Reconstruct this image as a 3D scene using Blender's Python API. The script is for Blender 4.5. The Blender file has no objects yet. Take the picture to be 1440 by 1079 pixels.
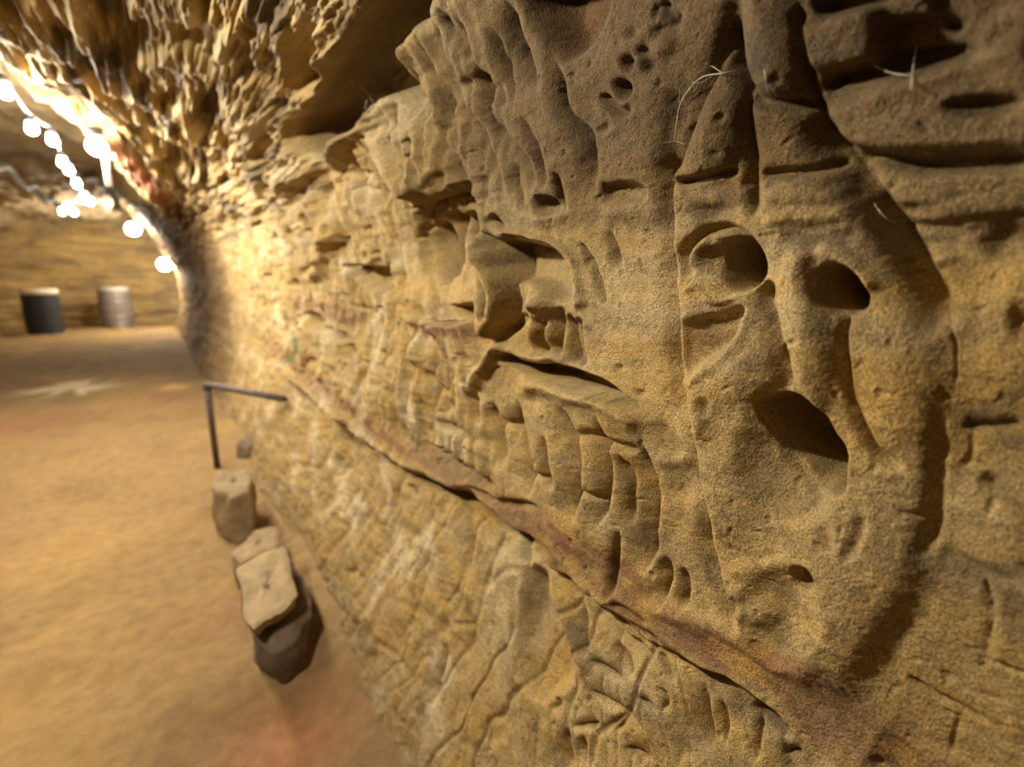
import bpy, math, random
import numpy as np
from mathutils import Vector, Matrix

random.seed(7)
rng = np.random.default_rng(11)
SC = bpy.context.scene
COL = SC.collection

# ------------------------------------------------------------------ camera, world, exposure
CAM_Z = 1.15                      # eye height above the cave floor
F_PX = 690.0                      # focal length for a 1440 px wide picture
CX, CY = 720.0, 539.5
PITCH = math.atan(140.0 / F_PX)
YAW = math.radians(33.7)
FWD = np.array([math.sin(YAW) * math.cos(PITCH), math.cos(YAW) * math.cos(PITCH), -math.sin(PITCH)])
RGT = np.array([math.cos(YAW), -math.sin(YAW), 0.0])
UPV = np.cross(RGT, FWD)
CAM = np.array([0.0, 0.0, CAM_Z])

cam_data = bpy.data.cameras.new('camera')
cam = bpy.data.objects.new('camera', cam_data)
COL.objects.link(cam)
cam_data.sensor_width = 36.0
cam_data.lens = 36.0 * F_PX / 1440.0
cam_data.clip_start = 0.01
cam.matrix_world = Matrix(((RGT[0], UPV[0], -FWD[0], CAM[0]),
                           (RGT[1], UPV[1], -FWD[1], CAM[1]),
                           (RGT[2], UPV[2], -FWD[2], CAM[2]),
                           (0, 0, 0, 1)))
cam_data.dof.use_dof = True
cam_data.dof.focus_distance = 0.60
cam_data.dof.aperture_fstop = 2.3
SC.camera = cam

world = bpy.data.worlds.new('cave_dark')
SC.world = world
world.use_nodes = True
world.node_tree.nodes['Background'].inputs[0].default_value = (1.0, 0.8, 0.55, 1)
world.node_tree.nodes['Background'].inputs[1].default_value = 0.01

SC.view_settings.view_transform = 'Standard'
SC.view_settings.look = 'None'
SC.view_settings.gamma = 1.0
SC.view_settings.use_curve_mapping = False
SC.view_settings.exposure = 3.08
BULB_POWER = 1.0
SC.cycles.max_bounces = 6
SC.cycles.diffuse_bounces = 5
SC.cycles.sample_clamp_indirect = 4.0

# ------------------------------------------------------------------ small helpers
def project(P):
    d = P - CAM
    z = d @ FWD
    zz = np.where(z > 0.05, z, 1.0)
    px = CX + F_PX * (d @ RGT) / zz
    py = CY - F_PX * (d @ UPV) / zz
    bad = z <= 0.05
    px = np.where(bad, 1e7, px)
    py = np.where(bad, 1e7, py)
    return px, py, z

def ray(px, py):
    v = RGT * (px - CX) - UPV * (py - CY) + FWD * F_PX
    return v / np.linalg.norm(v)

def at_h(px, py, h):
    """point on the pixel's ray at height h relative to the eye"""
    v = ray(px, py)
    return CAM + v * (h / v[2])

def at_z(px, py, z):
    return at_h(px, py, z - CAM_Z)

def at_d(px, py, d):
    return CAM + ray(px, py) * d

def hash2(ix, iy, seed):
    h = (ix.astype(np.int64) * 374761393 + iy.astype(np.int64) * 668265263 + seed * 982451653) & 0xFFFFFFFF
    h = ((h ^ (h >> 13)) * 1274126177) & 0xFFFFFFFF
    h = h ^ (h >> 16)
    return h

def noise2(x, y, seed=0):
    ix = np.floor(x); iy = np.floor(y)
    fx = (x - ix).astype(np.float32); fy = (y - iy).astype(np.float32)
    u = fx * fx * fx * (fx * (fx * 6 - 15) + 10)
    v = fy * fy * fy * (fy * (fy * 6 - 15) + 10)
    def g(dx, dy):
        a = (hash2(ix + dx, iy + dy, seed) & 1023).astype(np.float32) * (2 * math.pi / 1024)
        return np.cos(a) * (fx - dx) + np.sin(a) * (fy - dy)
    n00 = g(0, 0); n10 = g(1, 0); n01 = g(0, 1); n11 = g(1, 1)
    a = n00 + u * (n10 - n00)
    b = n01 + u * (n11 - n01)
    return (a + v * (b - a)) * 1.5

def fbm(x, y, oct=4, seed=0, gain=0.5):
    r = 0; a = 1.0; f = 1.0; tot = 0
    for i in range(oct):
        r = r + a * noise2(x * f + 17.3 * i, y * f - 9.1 * i, seed + i * 31)
        tot += a; a *= gain; f *= 2.03
    return r / tot * 1.3

def ridged(x, y, oct=4, seed=0, gain=0.5):
    r = 0; a = 1.0; f = 1.0; tot = 0
    for i in range(oct):
        r = r + a * (1 - 2 * np.abs(noise2(x * f + 7.7 * i, y * f + 3.3 * i, seed + i * 17)))
        tot += a; a *= gain; f *= 2.1
    return r / tot

def sstep(a, b, x):
    t = np.clip((x - a) / (b - a), 0, 1)
    return t * t * (3 - 2 * t)

def lerp(a, b, t):
    return a + (b - a) * t

def mesh_from(name, V, F, mat=None, smooth=True, col=None, normals=None, parent=None):
    """V (n,3), F (m,4) or list of faces -> linked object"""
    me = bpy.data.meshes.new(name)
    V = np.asarray(V, dtype=np.float32)
    if isinstance(F, np.ndarray):
        k = F.shape[1]
        me.vertices.add(len(V)); me.vertices.foreach_set('co', V.ravel())
        me.loops.add(F.size); me.loops.foreach_set('vertex_index', F.ravel().astype(np.int32))
        me.polygons.add(len(F))
        me.polygons.foreach_set('loop_start', np.arange(0, F.size, k, dtype=np.int32))
        me.update(calc_edges=True)
    else:
        me.from_pydata([tuple(map(float, v)) for v in V], [], F)
    me.polygons.foreach_set('use_smooth', np.full(len(me.polygons), smooth, dtype=bool))
    if col is not None:
        at = me.color_attributes.new('tint', 'FLOAT_COLOR', 'POINT')
        c = np.ones((len(V), 4), dtype=np.float32); c[:, :3] = col
        at.data.foreach_set('color', c.ravel())
    if normals is not None:
        me.normals_split_custom_set_from_vertices(np.asarray(normals, dtype=np.float32).tolist())
    if mat: me.materials.append(mat)
    o = bpy.data.objects.new(name, me)
    COL.objects.link(o)
    if parent: o.parent = parent
    return o

def empty(name, loc=(0, 0, 0)):
    o = bpy.data.objects.new(name, None)
    o.location = loc
    COL.objects.link(o)
    return o

def tag(o, label=None, cat=None, group=None, kind=None):
    if label: o['label'] = label
    if cat: o['category'] = cat
    if group: o['group'] = group
    if kind: o['kind'] = kind
    return o

# ------------------------------------------------------------------ materials
def new_mat(name):
    m = bpy.data.materials.new(name)
    m.use_nodes = True
    nt = m.node_tree
    b = nt.nodes['Principled BSDF']
    return m, nt, b

def stone_mat(name, grain_scale=700.0, grain_amt=0.35, bump=0.4, bump_dist=0.0012, coarse=60.0, base=None, rough=0.92, sparkle=0.0):
    m, nt, b = new_mat(name)
    N, L = nt.nodes, nt.links
    tc = N.new('ShaderNodeTexCoord')
    co = tc.outputs['Object']
    if base is None:
        at = N.new('ShaderNodeAttribute'); at.attribute_name = 'tint'
        c0 = at.outputs['Color']
    else:
        rgb = N.new('ShaderNodeRGB'); rgb.outputs[0].default_value = (*base, 1)
        c0 = rgb.outputs[0]
    n1 = N.new('ShaderNodeTexNoise'); n1.inputs['Scale'].default_value = grain_scale
    n1.inputs['Detail'].default_value = 2.0; n1.inputs['Roughness'].default_value = 0.6
    L.new(co, n1.inputs['Vector'])
    n2 = N.new('ShaderNodeTexNoise'); n2.inputs['Scale'].default_value = coarse
    n2.inputs['Detail'].default_value = 5.0; n2.inputs['Roughness'].default_value = 0.6
    L.new(co, n2.inputs['Vector'])
    mr = N.new('ShaderNodeMapRange'); mr.inputs[1].default_value = 0.32; mr.inputs[2].default_value = 0.68
    mr.inputs[3].default_value = 1 - grain_amt; mr.inputs[4].default_value = 1 + grain_amt
    L.new(n1.outputs[0], mr.inputs[0])
    mr2 = N.new('ShaderNodeMapRange'); mr2.inputs[1].default_value = 0.3; mr2.inputs[2].default_value = 0.7
    mr2.inputs[3].default_value = 0.82; mr2.inputs[4].default_value = 1.15
    L.new(n2.outputs[0], mr2.inputs[0])
    mu = N.new('ShaderNodeMath'); mu.operation = 'MULTIPLY'
    L.new(mr.outputs[0], mu.inputs[0]); L.new(mr2.outputs[0], mu.inputs[1])
    vm = N.new('ShaderNodeVectorMath'); vm.operation = 'SCALE'
    L.new(c0, vm.inputs[0]); L.new(mu.outputs[0], vm.inputs['Scale'])
    L.new(vm.outputs[0], b.inputs['Base Color'])
    b.inputs['Roughness'].default_value = rough
    b.inputs['Specular IOR Level'].default_value = 0.25
    bp = N.new('ShaderNodeBump'); bp.inputs['Strength'].default_value = bump
    bp.inputs['Distance'].default_value = bump_dist
    ad = N.new('ShaderNodeMath'); ad.operation = 'MULTIPLY_ADD'; ad.inputs[1].default_value = 2.5
    L.new(n2.outputs[0], ad.inputs[0]); L.new(n1.outputs[0], ad.inputs[2])
    L.new(ad.outputs[0], bp.inputs['Height'])
    L.new(bp.outputs[0], b.inputs['Normal'])
    return m

M_WALL = stone_mat('sandstone_wall', 560.0, 0.50, 0.9, 0.0013, 70.0)
M_CAVE = stone_mat('sandstone_far', 60.0, 0.15, 0.5, 0.01, 9.0)
M_FLOOR = stone_mat('sand_floor', 260.0, 0.12, 0.5, 0.004, 22.0)
M_ROCK = stone_mat('kerb_stone', 220.0, 0.2, 0.5, 0.004, 25.0)

def plain(name, c, rough=0.6, metal=0.0, noise=0.0, scale=20.0):
    m, nt, b = new_mat(name)
    N, L = nt.nodes, nt.links
    b.inputs['Roughness'].default_value = rough
    b.inputs['Metallic'].default_value = metal
    tc = N.new('ShaderNodeTexCoord')
    n = N.new('ShaderNodeTexNoise'); n.inputs['Scale'].default_value = scale; n.inputs['Detail'].default_value = 4
    L.new(tc.outputs['Object'], n.inputs['Vector'])
    cr = N.new('ShaderNodeValToRGB')
    k = noise
    cr.color_ramp.elements[0].position = 0.3; cr.color_ramp.elements[1].position = 0.7
    cr.color_ramp.elements[0].color = (*[x * (1 - k) for x in c], 1)
    cr.color_ramp.elements[1].color = (*[min(1, x * (1 + k)) for x in c], 1)
    L.new(n.outputs[0], cr.inputs[0]); L.new(cr.outputs[0], b.inputs['Base Color'])
    return m

def glow(name, c, s):
    m, nt, b = new_mat(name)
    b.inputs['Base Color'].default_value = (*c, 1)
    b.inputs['Emission Color'].default_value = (*c, 1)
    b.inputs['Emission Strength'].default_value = s
    return m

WARM = (1.0, 0.935, 0.79)

# ------------------------------------------------------------------ right wall: base surface
def catmull(pts, n=6):
    pts = np.asarray(pts, float)
    if len(pts) < 3:
        t = np.linspace(0, 1, n + 1)[:, None]
        return pts[0] + (pts[-1] - pts[0]) * t
    P = np.vstack([2 * pts[0] - pts[1], pts, 2 * pts[-1] - pts[-2]])
    out = []
    t = np.linspace(0, 1, n, endpoint=False)[:, None]
    for i in range(1, len(P) - 2):
        a, b, c, d = P[i - 1], P[i], P[i + 1], P[i + 2]
        out.append(0.5 * ((2 * b) + (-a + c) * t + (2 * a - 5 * b + 4 * c - d) * t ** 2 + (-a + 3 * b - 3 * c + d) * t ** 3))
    out.append(P[-2][None])
    return np.vstack(out)

# cross section (x, height relative to the eye), floor to the lip of the overhang
PROFILE = [(.26, -1.24), (.30, -1.15), (.345, -1.05), (.395, -.88), (.44, -.70), (.475, -.55), (.497, -.45), (.50, -.30), (.50, -.1),
           (.488, .08), (.458, .2), (.42, .34), (.37, .48), (.298, .59), (.19, .665), (.02, .715), (-.20, .73), (-.36, .735), (-.43, .77), (-.46, .85), (-.50, 1.0)]
prof = catmull(PROFILE, 24)
arc = np.concatenate([[0], np.cumsum(np.hypot(*np.diff(prof, axis=0).T))])

def arc_of_h(h):
    i = np.argmax(prof[:, 1] >= h)
    return arc[i]

a0, a1, a2, a3 = 0.0, arc_of_h(-.50), arc_of_h(.30), arc[-1]
tt = np.concatenate([np.arange(a0, a1, .0024), np.arange(a1, a2, .00105), np.arange(a2, a3, .0026), [a3]])
xs = np.concatenate([np.arange(1900, 1470, -6.0), np.arange(1470, 700, -1.7), np.arange(700, 330, -2.1)])
ss = 0.5 / np.tan(YAW + np.arctan((xs - CX) / F_PX))
ss = np.concatenate([np.arange(-2.4, ss[0] - .015, .06), ss, np.arange(ss[-1] + .06, 16.7, .07)])
NR, NC = len(tt), len(ss)
S, T = np.meshgrid(ss, tt)
PX0 = np.interp(tt, arc, prof[:, 0]); PH0 = np.interp(tt, arc, prof[:, 1])
dX = np.gradient(PX0, tt); dH = np.gradient(PH0, tt)
ln = np.hypot(dX, dH); dX /= ln; dH /= ln
# the wall drifts left far down the passage and its overhang gets narrower
xw = np.interp(ss, [-3, -.5, -.12, .05, .2, 2.2, 3.0, 3.6, 4.5, 5.8, 8, 10.8, 16.7], [1.2, .62, .52, .5, .5, .5, .455, .45, .43, .37, .29, .22, -.02])
lipx = np.interp(ss, [-3, 1.0, 2.5, 3.6, 6.5, 10, 16.7], [-.42, -.42, -.40, -.22, .0, -.2, -.5])
kk = (xw - lipx) / .9
XB = np.where(PX0[:, None] < .5, 0, 0) + np.where(PH0[:, None] > 0,
      xw[None] + (PX0[:, None] - .5) * kk[None],
      xw[None] + (PX0[:, None] - .5) * np.ones_like(kk)[None])
# far end: the shelf dies out into a plain arch
ARCHX = np.interp(PH0, [-1.3, .2, .45, .6, .7, .735, 1.0], [0, 0, -.06, -.2, -.45, -.7, -.95])
ARCHH = np.interp(arc, arc[[0]].tolist() + [arc[np.argmax(prof[:, 1] > .2)], arc[-1]], [-1.24, .2, 1.75])
archh_t = np.where(PH0 < .2, PH0, np.interp(tt, arc, ARCHH))
archx_t = np.interp(archh_t, [-1.3, .2, .6, 1.03, 1.4, 1.8], [0, 0, -.12, -.35, -.58, -.95])
fa = sstep(6.5, 11.0, ss)[None]
XB = XB * (1 - fa) + (xw[None] + np.where(PH0[:, None] < 0, PX0[:, None] - .5, 0) + archx_t[:, None]) * fa
HB = np.repeat(PH0[:, None], NC, 1) * (1 - fa) + archh_t[:, None] * fa
P0 = np.stack([XB, S, HB + CAM_Z], -1)
NX = np.repeat(-dH[:, None], NC, 1); NZ = np.repeat(dX[:, None], NC, 1)
N0 = np.stack([NX, np.zeros_like(NX), NZ], -1)       # points into the passage
HH = np.repeat(PH0[:, None], NC, 1)

# ------------------------------------------------------------------ carving tools (picture px on the wall, depth px)
class Carver:
    def __init__(self, P, H, warp=3.0, seed=5, gain=1.0, oblique=False):
        self.px, self.py, self.z = project(P)
        w = warp
        self.scale = gain * self.z / F_PX
        if oblique:                                   # cuts seen at a slant are as deep as they are really wide
            D = P - CAM; D = D / np.linalg.norm(D, axis=-1, keepdims=True)
            self.scale = self.scale / np.clip(np.abs((D * N0).sum(-1)), .62, 1)
        fx = fbm(S * 14 + 3, T * 14, 2, seed); fy = fbm(S * 14 - 8, T * 14 + 5, 2, seed + 3)
        k = np.clip(.9 / np.maximum(self.z, .1), .2, 2)
        self.px = (self.px + fx * w * k).astype(np.float32).ravel()
        self.py = (self.py + fy * w * k).astype(np.float32).ravel()
        self.scale = self.scale.astype(np.float32).ravel()
        self.H = H.ravel().copy()
        ok = (self.px > -200) & (self.px < 1700) & (self.py > -300) & (self.py < 1400)
        self.ok = np.nonzero(ok)[0]
        self.qx = self.px[self.ok]; self.qy = self.py[self.ok]
        self.order = np.argsort(self.qx, kind='stable')
        self.sx = self.qx[self.order]
    def sub(self, x0, y0, x1, y1):
        i0 = np.searchsorted(self.sx, x0); i1 = np.searchsorted(self.sx, x1)
        idx = self.order[i0:i1]
        yy = self.qy[idx]
        idx = idx[(yy > y0) & (yy < y1)]
        return self.ok[idx]
    def poly_dist(self, pts, pad, smooth=True):
        P = catmull(pts, 4) if (smooth and len(pts) > 2) else np.asarray(pts, float)
        ids = self.sub(P[:, 0].min() - pad, P[:, 1].min() - pad, P[:, 0].max() + pad, P[:, 1].max() + pad)
        x = self.px[ids]; y = self.py[ids]
        best = np.full(len(ids), 1e9, np.float32); sd = np.zeros(len(ids), np.float32); u = np.zeros(len(ids), np.float32)
        seg = np.hypot(*np.diff(P, axis=0).T); tot = seg.sum(); acc = 0
        for i in range(len(P) - 1):
            ax, ay = P[i]; bx, by = P[i + 1]
            L = max(seg[i], 1e-6); ex, ey = (bx - ax) / L, (by - ay) / L
            t = np.clip((x - ax) * ex + (y - ay) * ey, 0, L)
            dx = x - ax - t * ex; dy = y - ay - t * ey
            d = dx * dx + dy * dy
            m = d < best
            best[m] = d[m]
            cr = ex * (y - ay) - ey * (x - ax)
            sd[m] = cr[m]
            u[m] = ((acc + t) / tot)[m]
            acc += L
        return ids, np.sqrt(best), sd, u
    def groove(self, pts, d, w, wr=None, taper=.15, p=1.4):
        """line cut (d<0) or ridge (d>0); w / wr = half widths on the picture-left / right side of a downward line"""
        wr = w if wr is None else wr
        ids, dist, sd, u = self.poly_dist(pts, 2.6 * max(w, wr))
        if not len(ids): return
        ww = np.where(sd > 0, w, wr)
        k = np.exp(-(dist / ww) ** (2 * p / 1.4) * 1.2)
        if taper > 0:
            k = k * sstep(0, taper, u) * sstep(0, taper, 1 - u)
        self.H[ids] += d * k * self.scale[ids]
    def step(self, pts, d, w, soft=3.0, side=1, taper=.12):
        """raises the side of the line (side=1 picture-left of a downward line) by d, fading over w"""
        ids, dist, sd, u = self.poly_dist(pts, 3.0 * w)
        if not len(ids): return
        s = sd * side
        s = np.sign(s) * dist
        k = .5 + .5 * np.tanh(s / soft)
        k = k * np.exp(-np.maximum(s, 0) / w * 1.0) * np.where(s < 0, np.exp(s / soft), 1)
        if taper > 0:
            k = k * sstep(0, taper, u) * sstep(0, taper, 1 - u)
        self.H[ids] += d * k * self.scale[ids]
    def ell(self, cx, cy, rx, ry, d, ang=0, p=1.5):
        R = max(rx, ry)
        ids = self.sub(cx - R, cy - R, cx + R, cy + R)
        if not len(ids): return
        c, s = math.cos(math.radians(ang)), math.sin(math.radians(ang))
        x = self.px[ids] - cx; y = self.py[ids] - cy
        a = (x * c + y * s) / rx; b = (-x * s + y * c) / ry
        r2 = a * a + b * b
        k = np.clip(1 - r2, 0, 1) ** p
        self.H[ids] += d * k * self.scale[ids]
    def area(self, pts, d, soft=6.0, inner=None):
        """filled outline, pushed by d with edges soft px wide; inner = extra slope: (dirx, diry, gain)"""
        P = catmull(list(pts) + [pts[0]], 4)
        ids, dist, sd, u = self.poly_dist(list(pts) + [pts[0]], soft * 2)
        if not len(ids): return
        x = self.px[ids]; y = self.py[ids]
        ins = np.zeros(len(ids), bool)
        for i in range(len(P) - 1):
            ax, ay = P[i]; bx, by = P[i + 1]
            if ay == by: continue
            c = ((ay > y) != (by > y)) & (x < (bx - ax) * (y - ay) / (by - ay) + ax)
            ins ^= c
        s = np.where(ins, dist, -dist)
        k = sstep(-soft * .35, soft * .65, s)
        if inner is not None:
            c = P.mean(0); R = np.abs(P - c).max()
            g = ((x - c[0]) * inner[0] + (y - c[1]) * inner[1]) / R
            k = k * np.clip(1 + inner[2] * g, 0, 3)
        self.H[ids] += d * k * self.scale[ids]
    def mask(self, pts, soft=10):
        H = self.H; self.H = np.zeros_like(H); sc = self.scale; self.scale = np.ones_like(sc)
        self.area(pts, 1.0, soft)
        m = self.H; self.H = H; self.scale = sc
        return m

ONE = np.ones_like(S)
# ---- stage A: lie of the rock
near = sstep(-1.0, .2, S)
H = np.zeros_like(S)
H += .012 * fbm(S * 2.2, T * 2.6, 3, 40)
H += .05 * sstep(1.5, 4, S) * fbm(S * .8, T * 1.3, 3, 44)
H += .035 * sstep(3.5, 6, S) * fbm(S * 1.5, T * 7, 4, 45)
H += .006 * fbm(S * 5, T * 13, 3, 48) * sstep(.95, 1.3, T)
PROF_T = T
fS = sstep(1.02, 1.35, S)
over = lerp(sstep(arc_of_h(.36), arc_of_h(.56), T), sstep(arc_of_h(.22), arc_of_h(.44), T), fS)                # the overhang zone
H += over * .05 * fbm(S * 2.3, T * 4.0, 3, 52)

c = Carver(P0 + N0 * H[..., None], H, warp=4, gain=1.4)
# ledge that runs the whole wall
LEDGE_LO = [(1240, 1120), (1170, 1076), (1100, 990), (1040, 955), (985, 935), (920, 905), (850, 847), (800, 812), (755, 762), (711, 736), (673, 702), (629, 680), (579, 655), (520, 612), (470, 573), (430, 540), (398, 512), (370, 490)]
c.step(LEDGE_LO, 20, 75, 3.0, side=1, taper=.05)
# body of the big face
FACE = [(1010, 100), (985, 150), (965, 210), (950, 245), (948, 300), (955, 400), (960, 500), (965, 560), (975, 640), (990, 720), (1010, 800), (1030, 870), (1075, 905), (1140, 935), (1195, 965), (1235, 935), (1275, 870), (1312, 790), (1335, 700), (1346, 600), (1350, 520), (1343, 470), (1318, 420), (1280, 350), (1240, 290), (1200, 235), (1165, 190), (1150, 150), (1140, 110), (1090, 100), (1045, 70)]
c.area(FACE, 13, 64)
c.ell(1150, 560, 240, 430, 11, -8, 1.0)
c.ell(1195, 830, 115, 210, 9, 12, 2.0)
c.ell(1250, 560, 115, 190, 7, -8, 2.0)
c.ell(1150, 310, 110, 80, 10, 20, 1.2)
c.ell(1020, 660, 80, 120, 8, -10, 1.2)
# slabs right of the face
c.area([(1160, 165), (1180, 145), (1250, 118), (1370, 78), (1460, 60), (1480, 195), (1400, 212), (1300, 212), (1215, 206), (1178, 190)], 24, 22)
c.area([(1215, 245), (1300, 240), (1480, 232), (1480, 290), (1400, 300), (1320, 310), (1265, 300)], 14, 18)
c.area([(1130, 30), (1180, 18), (1238, 8), (1246, 60), (1236, 92), (1190, 100), (1148, 96)], 22, 20)
c.area([(1370, 70), (1400, 20), (1480, 0), (1480, 90), (1440, 100)], 14, 26)
c.ell(1440, 400, 70, 70, 12)
c.ell(1400, 520, 70, 60, 8)
c.ell(1415, 760, 90, 140, 10, 0)
# bulk of upper middle folds
c.ell(650, 90, 70, 200, 7, -18, 1.1)
c.ell(770, 210, 80, 140, 7, -15, 1.1)
c.ell(905, 200, 75, 130, 8, 0, 1.1)
c.ell(590, 215, 70, 90, 5, -25, 1.0)
c.ell(1090, 60, 48, 90, 24, -8, 1.0)
# grimacing head, middle
c.ell(790, 500, 170, 210, 8, -15, 1.0)
c.ell(850, 650, 120, 150, 12, -15, 1.0)
c.ell(530, 560, 80, 100, 8, -20)
H = c.H.reshape(S.shape)

# ---- stage B: features
REC = [(532, 10), (570, -20), (598, 0), (565, 46), (557, 88), (574, 128), (540, 132), (516, 160), (502, 180), (476, 192), (462, 225), (440, 211), (420, 176), (448, 140), (469, 105), (497, 67)]
def carve_features(c):
    G, ST, E, A = c.groove, c.step, c.ell, c.area
    # --- big face outline
    G([(1035, 20), (1010, 95), (985, 150), (963, 210), (949, 248), (946, 300), (954, 400), (959, 500), (964, 560), (975, 640), (990, 720), (1010, 800), (1030, 870), (1038, 900)], -15, 15, 4, .04)
    ST([(1010, 95), (985, 150), (963, 210), (949, 248), (946, 300), (954, 400), (959, 500), (964, 560), (975, 640)], 13, 60, 3, side=-1, taper=.08)
    G([(1150, 150), (1165, 190), (1200, 235), (1240, 290), (1280, 350), (1320, 425), (1342, 468)], -34, 34, 16, .10)
    G([(1225, 265), (1262, 330), (1300, 395), (1332, 440)], -20, 22, 9, .15)
    G([(1335, 450), (1347, 520), (1343, 600), (1333, 700), (1310, 790)], -2, 22, 28, .2)
    G([(1330, 700), (1305, 790), (1270, 870), (1226, 938), (1180, 978)], -4, 26, 34, .25)
    G([(1322, 560), (1322, 660), (1312, 740), (1290, 800)], -9, 16, 12, .2)
    # centre parting
    G([(1022, 30), (1036, 100), (1047, 150), (1056, 215), (1058, 262), (1054, 312)], -14, 7, 11, .1)
    # lobe above the forehead
    A([(1048, 128), (1080, 134), (1140, 138), (1146, 150), (1100, 152), (1055, 148)], -16, 8)
    G([(1040, 118), (1080, 132), (1138, 140)], -12, 8)
    G([(1030, 0), (1032, 50), (1040, 100), (1052, 130)], -14, 14, 8, .12)
    G([(1118, 0), (1120, 50), (1132, 100), (1150, 160), (1166, 195)], -16, 8, 8, .12)
    # forehead facets
    E(1005, 200, 42, 75, 12, 14, 1.1)
    G([(950, 260), (985, 253), (1018, 247), (1042, 243)], -15, 5, 5, .15)
    ST([(948, 254), (985, 247), (1042, 238)], 8, 30, 3, side=-1)
    G([(1066, 246), (1110, 241), (1150, 236), (1182, 228)], -20, 6, 7, .12)
    ST([(1066, 250), (1110, 246), (1160, 242), (1200, 240)], 9, 45, 3, side=1)
    E(1015, 215, 10, 6, -7, 40)
    # brow
    E(1002, 298, 40, 12, -8, 0)
    E(1010, 278, 45, 14, 6, 0)
    for y0, d in ((272, 3), (288, -3), (303, 3), (318, -4)):
        G([(1072, y0 + 6), (1110, y0), (1150, y0 + 4), (1195, y0 - 2)], d, 8, 8)
    G([(1090, 335), (1130, 328), (1165, 338), (1210, 330)], -6, 10, 9)
    G([(1145, 352), (1180, 362), (1215, 385), (1232, 412)], 9, 13, 13)
    # left eye
    E(1017, 372, 62, 58, -16, 15, 1.2)
    E(1008, 378, 42, 42, 14, 20, 1.2)
    G([(968, 392), (965, 358), (980, 333), (1012, 321), (1042, 331), (1062, 356)], -13, 7, 7, .08)
    G([(976, 376), (975, 356), (990, 338), (1018, 333), (1044, 343)], 8, 7, 7, .1)
    E(1040, 372, 28, 37, -115, -22, .5)
    E(1014, 366, 34, 22, -16, 15, 1.0)
    G([(970, 392), (985, 413), (1010, 421), (1040, 414), (1058, 396)], 6, 6, 6, .1)
    G([(972, 402), (988, 421), (1012, 428), (1042, 421)], -5, 5, 5, .1)
    # hollow under left eye
    A([(963, 452), (1000, 438), (1046, 431), (1040, 460), (1022, 486), (998, 508), (966, 532)], -17, 15, (.55, .5, .9))
    G([(964, 540), (1000, 514), (1026, 488), (1044, 458), (1052, 434)], 5, 9, 9, .15)
    # left cheek + nose
    E(1040, 520, 66, 50, 14, -25, 1.2)
    E(1130, 470, 42, 130, 20, -6, 1.1)
    G([(1077, 392), (1082, 430), (1092, 470), (1104, 500), (1110, 552)], -17, 15, 4, .12)
    E(1079, 411, 7, 13, -18, -5, .7)
    E(1103, 498, 8, 18, -15, -15, .8)
    G([(1065, 340), (1072, 380), (1078, 420)], -7, 9, 9)
    # right eye
    E(1172, 398, 58, 46, -16, 25, 1.2)
    E(1181, 410, 44, 32, -105, 32, .5)
    G([(1140, 385), (1162, 368), (1192, 372), (1218, 395), (1226, 420)], 5, 6, 6)
    E(1193, 448, 20, 14, -6, 60)
    # tear line
    G([(1196, 440), (1187, 480), (1189, 540), (1204, 590), (1228, 632), (1256, 656)], -20, 9, 4, .14)
    E(1258, 560, 70, 115, 8, -14, 1.8)
    E(1252, 648, 26, 14, -9, 35)
    E(1150, 610, 26, 120, 8, -14)
    # mouth
    E(1112, 640, 82, 105, -24, -10, 1.2)
    A([(1066, 566), (1088, 555), (1116, 552), (1138, 566), (1160, 592), (1175, 630), (1184, 692), (1154, 682), (1120, 660), (1092, 630), (1074, 596)], -115, 8, (.6, -.3, .75))
    A([(1080, 600), (1120, 640), (1178, 676), (1165, 690), (1130, 692), (1095, 660)], -12, 14)
    G([(985, 600), (1015, 592), (1050, 588)], -3, 16, 14, .3)
    E(1152, 646, 36, 48, -60, -20, .8)
    E(992, 575, 10, 16, -9, -20)
    G([(1128, 560), (1160, 590), (1180, 640), (1186, 680)], 7, 10, 10, .15)
    # lower left cheek and beard hollow
    E(1025, 640, 50, 34, 3, -10)
    G([(1140, 700), (1160, 740), (1168, 780)], -6, 14, 10)
    E(1098, 868, 56, 72, -13, -12, 1.0)
    E(1128, 816, 13, 22, -24, -30, .8)
    G([(1020, 800), (1060, 796), (1098, 790), (1128, 802), (1144, 830)], 3, 12, 8, .12)
    G([(1215, 722), (1212, 750), (1200, 772), (1184, 790)], -7, 13, 5, .2)
    E(1075, 860, 26, 30, 7)
    E(1035, 850, 16, 16, -6)
    # --- right side rocks
    G([(1145, 118), (1200, 104), (1260, 92), (1330, 78), (1372, 72)], -34, 13, 10, .12)
    A([(1243, 28), (1300, 20), (1340, 30), (1352, 68), (1300, 85), (1246, 92)], -30, 18)
    A([(1140, 0), (1180, -10), (1240, -12), (1238, 6), (1180, 16), (1148, 20)], -34, 12)
    A([(1300, -20), (1350, -10), (1360, 30), (1320, 40)], -20, 14)
    E(1385, 146, 62, 15, -34, -6, .9)
    G([(1190, 216), (1240, 226), (1300, 232), (1380, 232), (1450, 226)], -32, 9, 11, .1)
    E(1290, 300, 40, 14, -12, 0)
    E(1418, 345, 50, 34, -24, 10)
    for pts, d in (([(1250, 320), (1300, 318), (1360, 326)], -6), ([(1280, 345), (1330, 340), (1390, 322)], -6), ([(1300, 372), (1350, 362), (1400, 372)], 5)):
        G(pts, d, 7, 7)
    E(1435, 450, 24, 34, -14, 0)
    G([(1352, 598), (1390, 600), (1440, 592)], -12, 6, 9)
    G([(1368, 600), (1364, 640), (1352, 660)], -7, 4, 4)
    E(1392, 682, 22, 16, -10, 30)
    G([(1345, 650), (1385, 660), (1400, 700), (1390, 730)], -6, 6, 6)
    G([(1320, 770), (1380, 800), (1440, 830)], -7, 12, 12)
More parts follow.
